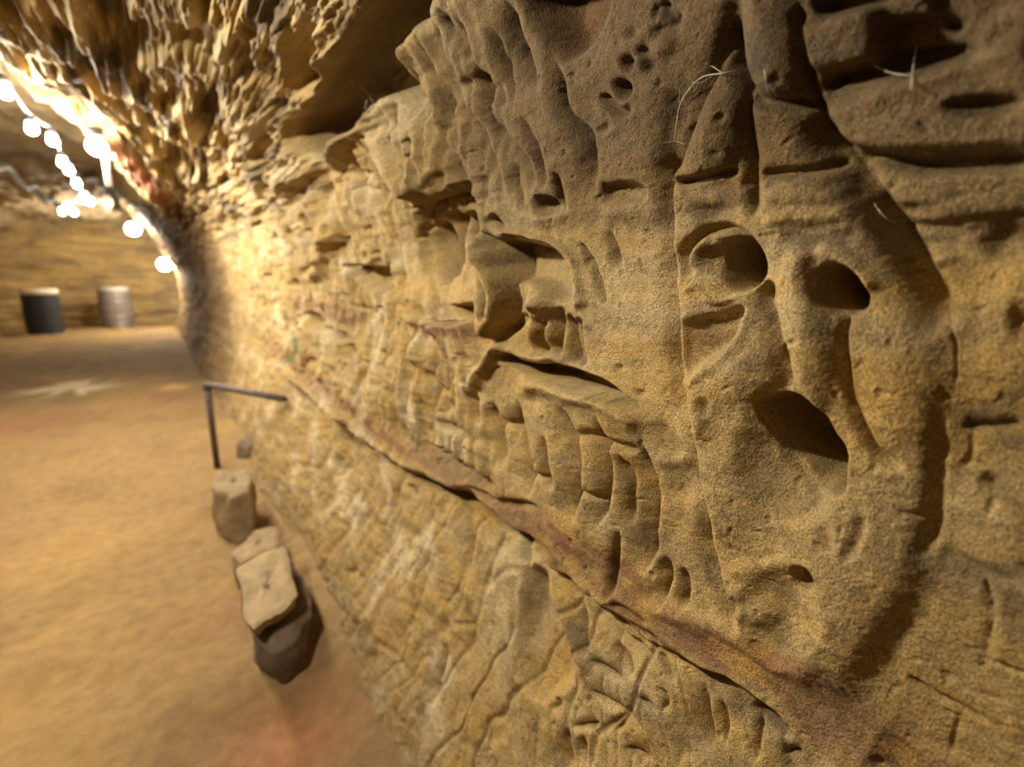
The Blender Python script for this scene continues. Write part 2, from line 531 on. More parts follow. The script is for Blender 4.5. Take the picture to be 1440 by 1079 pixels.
    G([(1386, 812), (1392, 850), (1390, 900), (1384, 945)], -9, 6, 3, .2)
    G([(1276, 945), (1310, 972), (1345, 992), (1392, 1020)], -6, 4, 3, .15)
    G([(1388, 924), (1415, 938), (1450, 955)], -5, 4, 3, .15)
    G([(1352, 998), (1346, 1030), (1340, 1062)], -5, 4, 4, .2)
    ST([(1386, 812), (1390, 900), (1384, 945)], 5, 30, 2, side=-1)
    # --- upper middle folds
    folds = [
        ([(560, 55), (570, 100), (578, 134), (600, 159), (621, 202), (642, 238), (661, 306)], -11, 14, 4),
        ([(597, -20), (609, 52), (630, 98), (640, 140), (673, 190), (694, 245), (710, 306)], -13, 18, 4),
        ([(655, 60), (667, 95), (680, 135), (691, 171), (712, 200), (743, 241), (750, 290)], -14, 17, 5),
        ([(668, 95), (690, 122), (713, 153)], -8, 8, 4),
        ([(710, -10), (722, 52), (740, 92), (756, 131)], -15, 15, 8),
        ([(768, 55), (786, 104), (795, 147), (817, 177), (832, 211), (836, 280)], -13, 12, 4),
        ([(640, 20), (652, 60), (660, 90)], -7, 8, 5),
        ([(715, 225), (730, 270), (737, 310)], -5, 8, 4),
        ([(778, 240), (790, 270), (800, 300)], -4, 7, 4),
    ([(540, 60), (556, 110), (572, 150), (596, 190)], -6, 10, 4),
    ([(585, 40), (596, 90), (612, 130), (640, 190), (655, 230)], -5, 8, 4),
    ([(625, 10), (632, 40), (648, 70)], -6, 9, 4),
    ([(690, 30), (700, 70), (716, 110), (724, 150)], -5, 8, 4),
    ([(735, 160), (748, 200), (760, 240), (766, 275)], -5, 8, 4),
    ([(852, 320), (862, 350), (872, 385)], -5, 7, 3),
    ([(690, 300), (700, 318), (706, 330)], -4, 7, 3),
    ]
    for pts, d, w, wr in folds: G(pts, d * 1.1, w * 1.2, wr * 1.3, .4)
    A([(735, -20), (800, -30), (846, -20), (846, 30), (822, 66), (795, 82), (772, 60), (748, 20)], -42, 26, (-.2, -.6, .5))
    E(880, 62, 60, 60, 6)
    # punched holes
    E(875, 125, 12, 18, -17, -25, .8)
    G([(844, 133), (862, 152), (882, 167)], -15, 5, 5, .12)
    E(884, 158, 7, 10, -6, 0, .8)
    E(884, 86, 8, 14, -13, -10, .8)
    E(890, 46, 7, 7, -8, 0, .8)
    G([(930, 0), (938, 18), (955, 34)], -16, 8, 7, .15)
    E(950, 30, 12, 10, -6)
    G([(916, 44), (940, 40), (962, 44)], -9, 7, 6)
    G([(900, 62), (910, 78), (920, 98)], -13, 6, 4)
    E(935, 66, 20, 18, 7, 0, 1.3)
    E(906, 88, 13, 20, 5, -10, 1.3)
    E(850, 180, 10, 14, -6, 30)
    A([(847, 258), (880, 256), (906, 259), (908, 280), (880, 286), (848, 286)], -11, 12, (0, -.8, .7))
    G([(842, 296), (880, 300), (940, 290)], 4, 16, 16)
    A([(755, 276), (775, 278), (790, 296), (775, 302), (757, 300)], -12, 9, (-.3, -.6, .6))
    G([(745, 312), (780, 300), (800, 306)], 3, 12, 12)
    G([(945, 120), (956, 150), (945, 200), (940, 260)], -9, 18, 6)
    # --- left recess with its ragged horn
    A(REC, -62, 22)
    G([(562, 126), (540, 136), (523, 152), (508, 182), (480, 206), (466, 230), (461, 246)], 13, 12, 12, .2)
    G([(470, 146), (480, 168), (492, 192)], 14, 5, 5, .2)
    ST([(515, 185), (525, 215), (539, 243), (560, 268), (578, 289)], 14, 60, 3, side=-1)
    G([(540, 190), (556, 225), (572, 255)], -7, 9, 4)
    G([(575, 215), (590, 245), (600, 268)], -7, 10, 4)
    # --- alcove with flutes
    A([(587, 302), (596, 285), (625, 276), (655, 276), (667, 300), (669, 350), (655, 396), (628, 416), (606, 386), (594, 345)], -11, 12, (.1, -.9, .85))
    for pts in ([(623, 300), (628, 340), (636, 378)], [(602, 316), (614, 350), (629, 384)], [(641, 304), (647, 335), (654, 362)]):
        G(pts, -12, 10, 3.5, .1)
    # tongue lobe
    A([(672, 322), (684, 340), (702, 375), (712, 410), (711, 452), (698, 477), (680, 470), (668, 440), (664, 410), (668, 360)], 18, 10)
    G([(674, 365), (684, 400), (690, 420), (689, 455)], -8, 7, 4)
    G([(680, 335), (702, 372), (713, 408), (713, 455), (700, 480)], -10, 3, 10)
    A([(636, 430), (652, 430), (666, 438), (674, 472), (662, 462), (650, 446)], -17, 5)
    ST([(577, 452), (620, 455), (662, 452)], 14, 60, 3, side=1)
    # eye recess, brow, ball
    G([(688, 328), (729, 331), (775, 346), (800, 372), (814, 416), (816, 442)], 9, 8, 7, .08)
    A([(690, 338), (730, 342), (772, 356), (792, 384), (800, 424), (780, 420), (750, 398), (715, 396), (696, 372)], -21, 9, (-.1, -.9, .7))
    E(757, 424, 24, 28, 14, 0)
    E(755, 414, 5, 5, -9, 0, .8)
    E(758, 431, 10, 8, 5)
    E(758, 462, 26, 30, 10)
    for pts in ([(768, 446), (764, 475), (763, 502)], [(786, 430), (786, 470), (782, 502)], [(800, 440), (806, 480), (808, 512)], [(813, 446), (818, 485), (822, 516)], [(733, 440), (728, 465), (735, 488)]):
        G(pts, -12, 8, 3.5, .15)
    G([(816, 340), (834, 372), (845, 400), (850, 430)], -6, 6, 4)
    # mouth slit and lips
    A([(702, 497), (746, 510), (817, 521), (854, 540), (893, 576), (868, 572), (818, 551), (746, 526), (712, 508)], -28, 6, (0, -.3, .3))
    G([(720, 540), (760, 543), (815, 560), (860, 580), (905, 602)], 11, 15, 12, .12)
    G([(706, 480), (690, 505), (672, 530), (662, 548)], 13, 8, 7, .12)
    E(872, 517, 6, 7, -7); E(900, 555, 8, 6, -7)
    G([(700, 490), (740, 500), (800, 510)], 5, 6, 6)
    # beard
    beard = [
        ([(664, 545), (668, 580), (676, 600)], -8, 8, 4),
        ([(692, 560), (699, 592), (706, 630), (708, 665)], -10, 12, 4),
        ([(726, 560), (731, 590), (740, 632), (744, 664), (743, 708)], -11, 15, 4),
        ([(780, 565), (796, 590), (805, 615), (812, 655), (811, 692), (796, 748)], -13, 18, 4),
        ([(832, 585), (848, 618), (856, 660), (855, 700), (838, 750)], -13, 16, 4),
        ([(870, 632), (882, 660), (889, 700), (889, 745)], -9, 10, 3.5),
        ([(900, 610), (908, 650), (920, 695), (918, 760), (903, 815)], -16, 20, 4.5),
        ([(764, 612), (768, 650), (778, 690)], -5, 6, 3),
        ([(872, 745), (866, 795), (855, 845)], -7, 7, 3),
        ([(936, 780), (940, 815), (924, 862)], -12, 16, 4),
        ([(962, 795), (964, 830), (958, 862)], -5, 8, 4),
    ]
    for pts, d, w, wr in beard: G(pts, d, w * 1.15, wr * 1.2, .3)
    G([(700, 592), (720, 596), (736, 594)], -6, 5, 5); G([(808, 610), (835, 615), (855, 622), (898, 634)], -8, 6, 8, .1)
    G([(745, 666), (765, 670), (776, 690)], -6, 5, 4); G([(815, 690), (835, 700), (852, 700)], -6, 5, 5)
    G([(925, 640), (945, 650), (965, 640)], 5, 10, 10)
    G([(912, 590), (940, 620), (955, 660), (966, 710)], -6, 16, 10)
    # --- ledge details
    G([(579, 662), (629, 687), (673, 708), (711, 742), (757, 768), (800, 818), (850, 853), (907, 898), (960, 928), (1040, 962)], -12, 4, 6, .05)
    G([(645, 686), (680, 696), (702, 708), (740, 711), (770, 735)], -8, 5, 5, .1)
    G([(610, 640), (650, 660), (700, 690)], -6, 12, 8, .2)
    G([(900, 850), (940, 862), (985, 880), (1035, 902), (1080, 930), (1150, 962)], 6, 16, 14, .1)
    G([(1060, 990), (1085, 1012), (1115, 1036)], -26, 6, 7, .2)
    G([(857, 844), (880, 860), (905, 885)], -7, 6, 6)
    for i in range(9):
        o = i * 9
        G([(1100 + o, 930 + o * .2), (1160 + o, 975 + o * .5), (1240 + o, 1050 + o * .4), (1290 + o, 1100)], (-1) ** i * 3.5, 4, 4, .2)
    # --- lower wall
    low = [
        ([(768, 800), (780, 835), (793, 869), (810, 919), (819, 936), (816, 975)], 12, 8, 8),
        ([(819, 836), (822, 880), (825, 928)], -8, 8, 3),
        ([(815, 836), (857, 867), (893, 903), (930, 932)], -9, 8, 4),
        ([(924, 914), (940, 938), (957, 958)], -9, 4, 6),
        ([(829, 928), (855, 944), (884, 960)], -8, 5, 7),
        ([(870, 900), (888, 930), (890, 958)], -8, 10, 4),
        ([(899, 978), (912, 992), (924, 1005)], -6, 5, 5),
        ([(930, 965), (938, 982), (930, 1000)], -5, 5, 5),
        ([(821, 967), (865, 994), (910, 1033)], -8, 6, 8),
        ([(988, 955), (996, 1000), (1001, 1066)], -10, 12, 4),
        ([(1015, 978), (1020, 1015), (1022, 1058)], -6, 8, 4),
        ([(1068, 998), (1066, 1040), (1062, 1078)], -7, 8, 4),
        ([(1099, 1062), (1115, 1056), (1130, 1058)], -12, 4, 4),
        ([(802, 1022), (820, 1018), (844, 1016)], -8, 5, 5),
        ([(800, 1022), (796, 1050), (800, 1085)], -8, 9, 5),
        ([(820, 1030), (816, 1055), (820, 1085)], -9, 9, 5),
        ([(875, 1050), (898, 1060), (910, 1075)], -8, 6, 6),
        ([(862, 1030), (872, 1015), (880, 1005)], -5, 5, 5),
        ([(784, 980), (788, 990), (780, 1000)], -9, 5, 5),
        ([(735, 745), (742, 780), (745, 800)], -6, 6, 6),
        ([(617, 592), (640, 606), (663, 628)], -9, 5, 6),
        ([(640, 680), (655, 720), (660, 760), (655, 830)], -6, 10, 4),
        ([(575, 680), (590, 700)], -5, 4, 4),
        ([(490, 590), (488, 640), (480, 690)], -9, 8, 4),
        ([(655, 840), (662, 880), (656, 930)], -6, 9, 4),
        ([(625, 900), (616, 950), (600, 1000)], -7, 9, 5),
    ]
    for pts, d, w, wr in low: G(pts, d * .75, w * 1.1, wr * 1.2, .35)
    A([(742, 800), (760, 802), (782, 850), (800, 915), (795, 960), (765, 985), (735, 950), (728, 880)], -18, 22, (.6, -.4, .6))
    # --- far left features of the upper wall
    A([(484, 372), (515, 374), (548, 389), (567, 432), (545, 418), (512, 396)], -16, 6)
    A([(430, 440), (446, 442), (462, 462), (450, 468), (438, 456)], -12, 6)
    A([(466, 462), (478, 468), (478, 480), (468, 476)], -18, 5)
    G([(560, 400), (572, 440), (577, 480), (590, 520)], 9, 6, 6)
    G([(597, 520), (620, 550), (630, 585)], -8, 7, 4)
    G([(600, 470), (620, 510), (640, 560)], -5, 9, 5)
    G([(452, 300), (462, 330), (450, 360), (436, 400)], 12, 6, 6)
    G([(430, 270), (445, 315), (458, 345)], 10, 6, 6)


    return folds, beard, low
def blur(A_, n):
    for _ in range(n):
        B_ = A_.copy(); B_[1:-1] = .25 * A_[:-2] + .5 * A_[1:-1] + .25 * A_[2:]
        A_ = B_.copy(); A_[:, 1:-1] = .25 * B_[:, :-2] + .5 * B_[:, 1:-1] + .25 * B_[:, 2:]
    return A_
HA = H
c = Carver(P0 + N0 * HA[..., None], HA, warp=3.5, seed=15, gain=1.2, oblique=True)
carve_features(c)
# second pass: cut at the places where the bulging surface really lies
lim = (4 * c.scale).reshape(S.shape)
HL = blur((HA + np.clip(c.H.reshape(S.shape) - HA, -lim, 4 * lim))[::4, ::4], 10)
ri = np.linspace(0, HL.shape[0] - 1.0001, NR); ci = np.linspace(0, HL.shape[1] - 1.0001, NC)
r0 = ri.astype(int); c0_ = ci.astype(int); fr = (ri - r0)[:, None]; fc = (ci - c0_)[None]
r1 = np.minimum(r0 + 1, HL.shape[0] - 1); c1_ = np.minimum(c0_ + 1, HL.shape[1] - 1)
HL = (HL[r0][:, c0_] * (1 - fr) + HL[r1][:, c0_] * fr) * (1 - fc) + (HL[r0][:, c1_] * (1 - fr) + HL[r1][:, c1_] * fr) * fc
c = Carver(P0 + N0 * HL[..., None], HA, warp=3.5, seed=15, gain=1.2, oblique=True)
c.H = HA.ravel().copy()
L_FOLD, L_BEARD, L_LOW = carve_features(c)
H = c.H.reshape(S.shape)

# weathering: rounds off every tool edge
H = blur(H, 6)
# crisp hairlines left by the chisel
c = Carver(P0 + N0 * HL[..., None], H, warp=3.5, seed=15, gain=1.0, oblique=True)
for pts, d, w, wr in L_FOLD: c.groove(pts, -9, 7, 2.6, .32)
for pts, d, w, wr in L_BEARD: c.groove(pts, -8, 6, 2.4, .25)
for pts, d, w, wr in L_LOW:
    if d < 0: c.groove(pts, -5, 3.5, 2.2, .3)
for pts, d in (([(1010, 95), (985, 150), (963, 210), (949, 248), (946, 300), (954, 400), (959, 500), (964, 560), (975, 640), (990, 720), (1010, 800), (1030, 870), (1038, 900)], -8),
               ([(1022, 30), (1036, 100), (1047, 150), (1056, 215), (1058, 262), (1054, 312)], -6),
               ([(1150, 150), (1165, 190), (1200, 235), (1240, 290), (1280, 350), (1320, 425), (1345, 480), (1345, 560)], -5),
               ([(672, 322), (684, 340), (702, 375), (713, 410), (711, 452), (698, 477)], -8), ([(672, 330), (665, 380), (664, 420), (674, 470)], -7),
               ([(674, 365), (684, 400), (690, 420), (689, 455)], -7), ([(623, 300), (628, 340), (636, 385)], -14), ([(602, 316), (614, 350), (629, 394)], -14),
               ([(641, 304), (647, 335), (654, 372)], -14), ([(590, 330), (598, 372), (612, 410), (618, 440)], -6), ([(578, 289), (592, 300), (588, 340)], -6),
               ([(768, 446), (764, 475), (763, 502)], -6), ([(786, 430), (786, 470), (782, 502)], -6), ([(800, 440), (806, 480), (808, 512)], -6), ([(813, 446), (818, 485), (822, 516)], -6),
               ([(816, 340), (834, 372), (845, 400), (850, 430)], -5), ([(702, 497), (746, 512), (817, 523), (854, 542), (893, 578)], -8),
               ([(577, 452), (620, 454), (662, 452)], -6), ([(1386, 812), (1392, 850), (1390, 900), (1384, 945)], -7), ([(1276, 945), (1310, 972), (1345, 992), (1392, 1020)], -6),
               ([(1388, 924), (1415, 938), (1450, 955)], -5), ([(1196, 440), (1187, 480), (1189, 540), (1204, 590), (1228, 632), (1256, 656)], -5),
               ([(1352, 598), (1390, 600), (1440, 592)], -6), ([(1118, 0), (1120, 50), (1132, 100), (1150, 160)], -6), ([(515, 185), (525, 215), (539, 243), (560, 268), (578, 289)], -7),
               ([(540, 190), (556, 225), (572, 255)], -6), ([(575, 215), (590, 245), (600, 268)], -6), ([(526, 160), (540, 140), (560, 130)], -6)):
    c.groove(pts, d, 3.6, 2.2, .08)
for pts, d, w, wr in (([(623, 298), (628, 340), (636, 392)], -17, 12, 4), ([(602, 312), (612, 350), (629, 400)], -17, 12, 4), ([(643, 300), (649, 335), (655, 376)], -17, 10, 4),
                      ([(662, 300), (663, 350), (660, 410)], -12, 10, 4), ([(672, 322), (684, 340), (703, 375), (714, 410), (712, 452), (699, 480)], -15, 5, 8),
                      ([(671, 335), (664, 380), (663, 420), (673, 470)], -14, 8, 4), ([(676, 365), (686, 400), (691, 425), (690, 458)], -11, 8, 4),
                      ([(588, 300), (598, 285), (626, 277), (656, 278), (668, 300)], -10, 4, 7), ([(690, 332), (729, 334), (775, 349), (799, 374), (813, 418)], -9, 8, 4)):
    c.groove(pts, d, w, wr, .12)
H = c.H.reshape(S.shape)

# ---- stage C: tool marks, erosion, grain relief (all in wall coordinates)
px, py, zz = project(P0 + N0 * H[..., None])
upwall = sstep(arc_of_h(-.44), arc_of_h(-.40), T) * (1 - over)
lowwall = 1 - sstep(arc_of_h(-.50), arc_of_h(-.44), T)
farm = sstep(.55, 1.1, S)
farm = farm * (1 - .8 * Carver(P0 + N0 * H[..., None], H, warp=3).mask([(560, 255), (640, 262), (720, 290), (830, 340), (920, 560), (930, 830), (800, 760), (690, 690), (640, 500), (575, 440)], 40).reshape(S.shape))
# vertical flutes of the lit stretch
fl = noise2(S * 16 + .6 * fbm(S * 6, T * 6, 2, 71), T * 3.2, 72) + .5 * noise2(S * 33, T * 5, 73)
vg = noise2(S * 11 + .35 * fbm(S * 5, T * 5, 2, 77), T * 1.7, 78); vg2 = noise2(S * 23 + .4 * fbm(S * 7, T * 6, 2, 79), T * 3.4, 80)
H += upwall * farm * sstep(5, 3, S) * (.016 * fl - .024 * np.exp(-(vg / .09) ** 2) - .013 * np.exp(-(vg2 / .12) ** 2))
H += upwall * farm * (.005 * fbm(S * 3, T * 22, 3, 75) - .09 * np.clip(fbm(S * 4, T * 11, 3, 76) - .28, 0, 1))
# chipped diagonal pick marks on the lower wall
a = math.radians(62)
def marks(ang, f1, f2, seed):
    u = S * math.cos(ang) + T * math.sin(ang); v = -S * math.sin(ang) + T * math.cos(ang)
    u = u + .02 * fbm(S * 9, T * 9, 2, seed + 5)
    n = noise2(u * f1, v * f2, seed)
    return -np.clip(n - .18, 0, 1)
mk = marks(math.radians(38), 17, 4, 81) + .7 * marks(math.radians(20), 24, 5, 83) + .6 * marks(math.radians(75), 22, 5, 85)
H += lowwall * (.35 + .65 * farm) * .015 * mk
lg = noise2(S * 10 + T * 3.0 + .4 * fbm(S * 6, T * 6, 2, 82), T * 2.2 - S * .8, 84); lg2 = noise2(S * 19 - T * 9 + .4 * fbm(S * 6, T * 6, 2, 87), T * 5 + S * 2, 89)
H -= lowwall * (.010 * np.exp(-(lg / .07) ** 2) + .004 * np.exp(-(lg2 / .08) ** 2)) * (.6 - .1 * farm)
H += lowwall * .010 * fbm(S * 5, T * 6, 3, 88)
recm = 1 - Carver(P0 + N0 * H[..., None], H, warp=3).mask(REC, 44).reshape(S.shape)
# rotten, honeycombed overhang drawn out along the passage
rg = ridged(S * 1.5 + .5 * fbm(S * 2, T * 5, 2, 90), T * 9, 4, 91, .5)
pits = np.clip(fbm(S * 1.9, T * 9, 3, 95) - .05, 0, 1)
H += recm * over * (.3 + .7 * sstep(.5, .9, S)) * (.040 * rg - .17 * pits + .020 * ridged(S * 3.2, T * 26, 3, 97))
H += sstep(arc_of_h(.3), arc_of_h(.5), T) * sstep(.75, 1.1, S) * .012 * ridged(S * 5, T * 24, 3, 98)
# everywhere: bedding ripple, erosion, grit
H += (1 - over) * .0009 * fbm(S * 9, T * 70, 3, 101) * (.3 + .7 * upwall)
H += .0030 * fbm(S * 22, T * 22, 3, 105, .4) * np.clip(zz, .3, 1.5)
H += .00035 * noise2(S * 330, T * 330, 109) * sstep(1.2, .6, S)
H += .0005 * fbm(S * 120, T * 120, 2, 111) * sstep(1.6, .6, S)
pit2 = np.clip(noise2(S * 60, T * 60, 115) - .58, 0, 1)
H -= .012 * pit2 * sstep(1.6, .7, S)

PW = P0 + N0 * H[..., None]
# normals of the finished relief
du = np.gradient(PW, axis=1); dv = np.gradient(PW, axis=0)
NW = np.cross(dv, du)
NW /= np.linalg.norm(NW, axis=-1, keepdims=True) + 1e-12
if (NW * N0).sum(-1).mean() < 0: NW = -NW; FLIP = True
else: FLIP = False

# ------------------------------------------------------------------ colours of the stone (its own, plus some painted shade and light falloff)
c = Carver(PW, np.zeros_like(S), warp=5, seed=25)
def C3(*v): return np.array(v, dtype=np.float32)
SAND = C3(.47, .335, .15); PALE = C3(.60, .48, .30); OCHRE = C3(.50, .32, .10); GREY = C3(.32, .24, .14)
DARK = C3(.10, .075, .05); RED = C3(.27, .135, .075); BROWN = C3(.27, .18, .09)
col = np.zeros((*S.shape, 3), np.float32) + SAND
def mix(colour, m):
    global col
    m = np.clip(m, 0, 1)[..., None].astype(np.float32)
    col = col * (1 - m) + colour * m
strat = fbm(S * 1.2, T * 26 + 1.2 * fbm(S * 3, T * 4, 2, 120), 4, 121)
mix(OCHRE, sstep(.0, .6, strat) * .55)
mix(GREY, sstep(.0, .6, -strat) * .45)
mix(PALE, sstep(-.05, .45, fbm(S * 5, T * 5, 4, 125)) * (.25 + .6 * farm * (1 - over) + .2 * lowwall))
mix(GREY, sstep(.15, .55, fbm(S * 8, T * 12, 4, 127)) * .5)
mix(OCHRE, sstep(.15, .5, fbm(S * 6 + 9, T * 8, 4, 129)) * .5)
# upper and right rock: own brown, darkened further in place of light falloff
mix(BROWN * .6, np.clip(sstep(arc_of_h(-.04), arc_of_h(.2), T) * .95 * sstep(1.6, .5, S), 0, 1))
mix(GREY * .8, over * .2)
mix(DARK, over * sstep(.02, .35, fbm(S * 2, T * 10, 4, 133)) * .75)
mix(PALE, over * sstep(.05, .4, fbm(S * 2 + 8, T * 12, 4, 134)) * .75)
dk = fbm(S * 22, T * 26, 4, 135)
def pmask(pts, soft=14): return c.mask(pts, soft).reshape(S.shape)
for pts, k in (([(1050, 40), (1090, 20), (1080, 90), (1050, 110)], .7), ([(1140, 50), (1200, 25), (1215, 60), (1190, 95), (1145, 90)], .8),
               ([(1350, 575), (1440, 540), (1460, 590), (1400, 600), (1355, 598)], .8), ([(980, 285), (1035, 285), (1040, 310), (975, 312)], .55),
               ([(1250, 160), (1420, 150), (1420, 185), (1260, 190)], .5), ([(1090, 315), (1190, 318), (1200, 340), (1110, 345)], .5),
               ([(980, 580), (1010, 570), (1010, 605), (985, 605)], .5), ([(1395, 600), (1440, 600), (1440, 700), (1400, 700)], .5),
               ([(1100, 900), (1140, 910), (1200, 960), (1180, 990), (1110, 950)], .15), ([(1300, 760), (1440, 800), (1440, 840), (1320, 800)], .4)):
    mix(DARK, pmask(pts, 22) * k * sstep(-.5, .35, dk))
mix(DARK, sstep(.3, .7, fbm(S * 40, T * 55, 3, 139)) * .35 * sstep(1.2, .5, S))
# purple-red seam along the ledge
LEDGE_UP = [(380, 470), (420, 505), (470, 545), (530, 590), (580, 620), (640, 640), (700, 680), (770, 718), (830, 755), (880, 785), (925, 835), (985, 868), (1050, 892), (1120, 925), (1200, 985), (1290, 1030), (1420, 1140)]
BAND = LEDGE_UP + [(1300, 1140)] + LEDGE_LO[1:]
bm_ = pmask(BAND, 16)
mix(RED, bm_ * (.55 + .45 * sstep(-.3, .4, fbm(S * 9, T * 20, 3, 141))) * .8)
mix(BROWN, pmask([(575, 610), (640, 640), (700, 690), (760, 730), (750, 762), (670, 705), (585, 655)], 12) * .6)
mix(OCHRE, bm_ * sstep(.1, .5, fbm(S * 14, T * 24, 3, 143)) * .6)
mix(RED, pmask([(580, 455), (660, 452), (690, 480), (640, 476), (590, 474)], 9) * .6)
mix(RED, pmask([(400, 420), (470, 425), (520, 440), (515, 452), (440, 448)], 10) * .45)
mix(C3(.05, .17, .07), pmask([(406, 465), (414, 470), (420, 490), (416, 506), (408, 512), (411, 490)], 6) * .75)
mix(BROWN * .75, pmask(REC, 14) * .7)
mix(C3(.20, .105, .045), pmask([(735, -20), (846, -20), (840, 40), (800, 76), (770, 55)], 20) * .6)
mix(C3(.45, .13, .08), pmask([(146, 192), (178, 208), (244, 284), (236, 300), (190, 262)], 8) * .55 * (T > arc_of_h(.5)))
mix(C3(.55, .32, .07), pmask([(238, 290), (262, 292), (300, 330), (290, 345), (255, 318)], 8) * .7)
# far stretch of the wall browned to paint in its shade; foot browner too
mix(BROWN, sstep(4.6, 6.0, S + .5 * fbm(S, T * 2, 2, 147)) * .8)
mix(BROWN, (1 - sstep(arc_of_h(-1.13), arc_of_h(-.95), T + .08 * fbm(S * 4, T * 4, 3, 149))) * .6)

col = (col ** 1.22) * np.array([.84, .86, .87], np.float32)
mix(BROWN * .45, pmask([(1150, -40), (1480, -40), (1480, 330), (1400, 340), (1330, 325), (1230, 215), (1160, 140)], 40) * .5)  # top right darkened once more, light falloff put into the colour
# ------------------------------------------------------------------ split the wall into its carved parts
ids = np.arange(NR * NC).reshape(NR, NC)
q = np.stack([ids[:-1, :-1], ids[:-1, 1:], ids[1:, 1:], ids[1:, :-1]], -1).reshape(-1, 4)
# orient faces into the passage
e1 = PW.reshape(-1, 3)[q[:, 1]] - PW.reshape(-1, 3)[q[:, 0]]; e2 = PW.reshape(-1, 3)[q[:, 3]] - PW.reshape(-1, 3)[q[:, 0]]
if (np.cross(e1, e2) * N0.reshape(-1, 3)[q[:, 0]]).sum(-1).mean() < 0: q = q[:, ::-1].copy()
region = np.zeros(NR * NC, np.int8)
c0 = Carver(PW, np.zeros_like(S), warp=0)
GRIM = [(672, 322), (700, 322), (775, 338), (806, 365), (822, 420), (828, 500), (866, 530), (905, 580), (900, 612), (921, 695), (917, 765), (903, 815), (862, 800), (800, 750), (745, 712), (704, 690), (690, 600), (660, 550), (690, 490), (664, 420)]
region[(c0.mask(BAND, 1.0) > .5)] = 3
region[(c0.mask(GRIM, 1.0) > .5)] = 2
region[(c0.mask(FACE, 1.0) > .5)] = 1
region[(T.ravel() > arc_of_h(.52))] = 4
qr = region[q[:, 0]]
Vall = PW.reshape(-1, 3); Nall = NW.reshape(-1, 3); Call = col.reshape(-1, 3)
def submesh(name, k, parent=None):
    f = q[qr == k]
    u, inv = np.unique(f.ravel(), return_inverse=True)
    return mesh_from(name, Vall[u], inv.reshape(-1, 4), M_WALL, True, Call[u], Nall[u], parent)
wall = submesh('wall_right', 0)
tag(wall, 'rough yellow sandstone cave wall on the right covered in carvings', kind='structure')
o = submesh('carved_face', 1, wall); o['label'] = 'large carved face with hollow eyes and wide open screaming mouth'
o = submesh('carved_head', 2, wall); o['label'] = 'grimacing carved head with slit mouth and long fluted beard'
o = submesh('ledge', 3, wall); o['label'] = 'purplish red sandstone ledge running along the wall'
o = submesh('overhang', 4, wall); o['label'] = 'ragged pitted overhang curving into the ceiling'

FPX, FPY, FZ = project(PW)
FPX = FPX.ravel(); FPY = FPY.ravel(); FZ = FZ.ravel()
def wall_point(x, y, off=.004):
    d = (FPX - x) ** 2 + (FPY - y) ** 2
    cand = np.nonzero(d < 9)[0]
    if not len(cand): cand = np.array([np.argmin(d)])
    i = cand[np.argmin(FZ[cand])]
    p = Vall[i]; v = CAM - p
    return p + v / np.linalg.norm(v) * off

# ------------------------------------------------------------------ rest of the cave
def grid_surface(name, fn, us, vs, mat, colfn, flip=False):
    U, V = np.meshgrid(us, vs)
    P = fn(U, V)
    n = ids_ = np.arange(U.size).reshape(U.shape)
    f = np.stack([n[:-1, :-1], n[:-1, 1:], n[1:, 1:], n[1:, :-1]], -1).reshape(-1, 4)
    if flip: f = f[:, ::-1].copy()
    return mesh_from(name, P.reshape(-1, 3), f, mat, True, colfn(U, V, P).reshape(-1, 3))

# vault and left wall: cross section from the lip over to the left floor
VAULT = catmull([(-.40, .80), (-.47, .95), (-.62, 1.2), (-1.0, 1.5), (-1.8, 1.66), (-2.8, 1.6), (-3.8, 1.25), (-4.6, .6), (-4.75, -.2), (-4.6, -1.22)], 10)
varc = np.concatenate([[0], np.cumsum(np.hypot(*np.diff(VAULT, axis=0).T))])
def vault_fn(U, V):
    x = np.interp(V, varc, VAULT[:, 0]); h = np.interp(V, varc, VAULT[:, 1])
    gx = np.gradient(np.interp(np.linspace(0, varc[-1], 400), varc, VAULT[:, 0])); gh = np.gradient(np.interp(np.linspace(0, varc[-1], 400), varc, VAULT[:, 1]))
    tx = np.interp(V, np.linspace(0, varc[-1], 400), gx); th = np.interp(V, np.linspace(0, varc[-1], 400), gh)
    l = np.hypot(tx, th) + 1e-9
    nx, nh = th / l, -tx / l
    fa_ = sstep(6.5, 11, U)
    h = h * (1 - fa_) + np.where(V < 3.2, np.maximum(h, 1.66), h) * fa_; x = x * (1 - fa_) + np.minimum(x, -.72) * fa_
    d = .16 * fbm(U * .9, V * 1.4, 4, 201) + .05 * ridged(U * 2, V * 5, 3, 204) * sstep(.2, .7, V)
    lx = np.interp(U, ss, lipx) + .40
    bump = np.exp(-((U - 11.5) / 1.4) ** 2) * sstep(2.6, 3.6, V) * sstep(6.6, 5.2, V)
    d = d + .85 * bump
    x = x + (lx - .5 * sstep(6.5, 11, U)) * np.exp(-V / 1.2)
    return np.stack([x + nx * d, U, h + nh * d + CAM_Z], -1)
def vault_col(U, V, P):
    n = fbm(U * 1.3, V * 5, 4, 211)[..., None]; m = sstep(.0, .5, fbm(U * 2, V * 2, 4, 213))[..., None]
    k = C3(.42, .31, .17) * (1 + .25 * n)
    return (k * (1 - .6 * m) + C3(.15, .11, .07) * .6 * m).astype(np.float32)
va = varc[np.argmax(VAULT[:, 0] < -4.0)]
o = grid_surface('ceiling', vault_fn, np.arange(-2.4, 19.4, .06), np.linspace(0, va, 90), M_CAVE, vault_col)
tag(o, 'dim brown sandstone vault above the string of bulbs', kind='structure')
o = grid_surface('wall_left', vault_fn, np.arange(-2.4, 19.4, .08), np.linspace(va, varc[-1], 50), M_CAVE, vault_col)
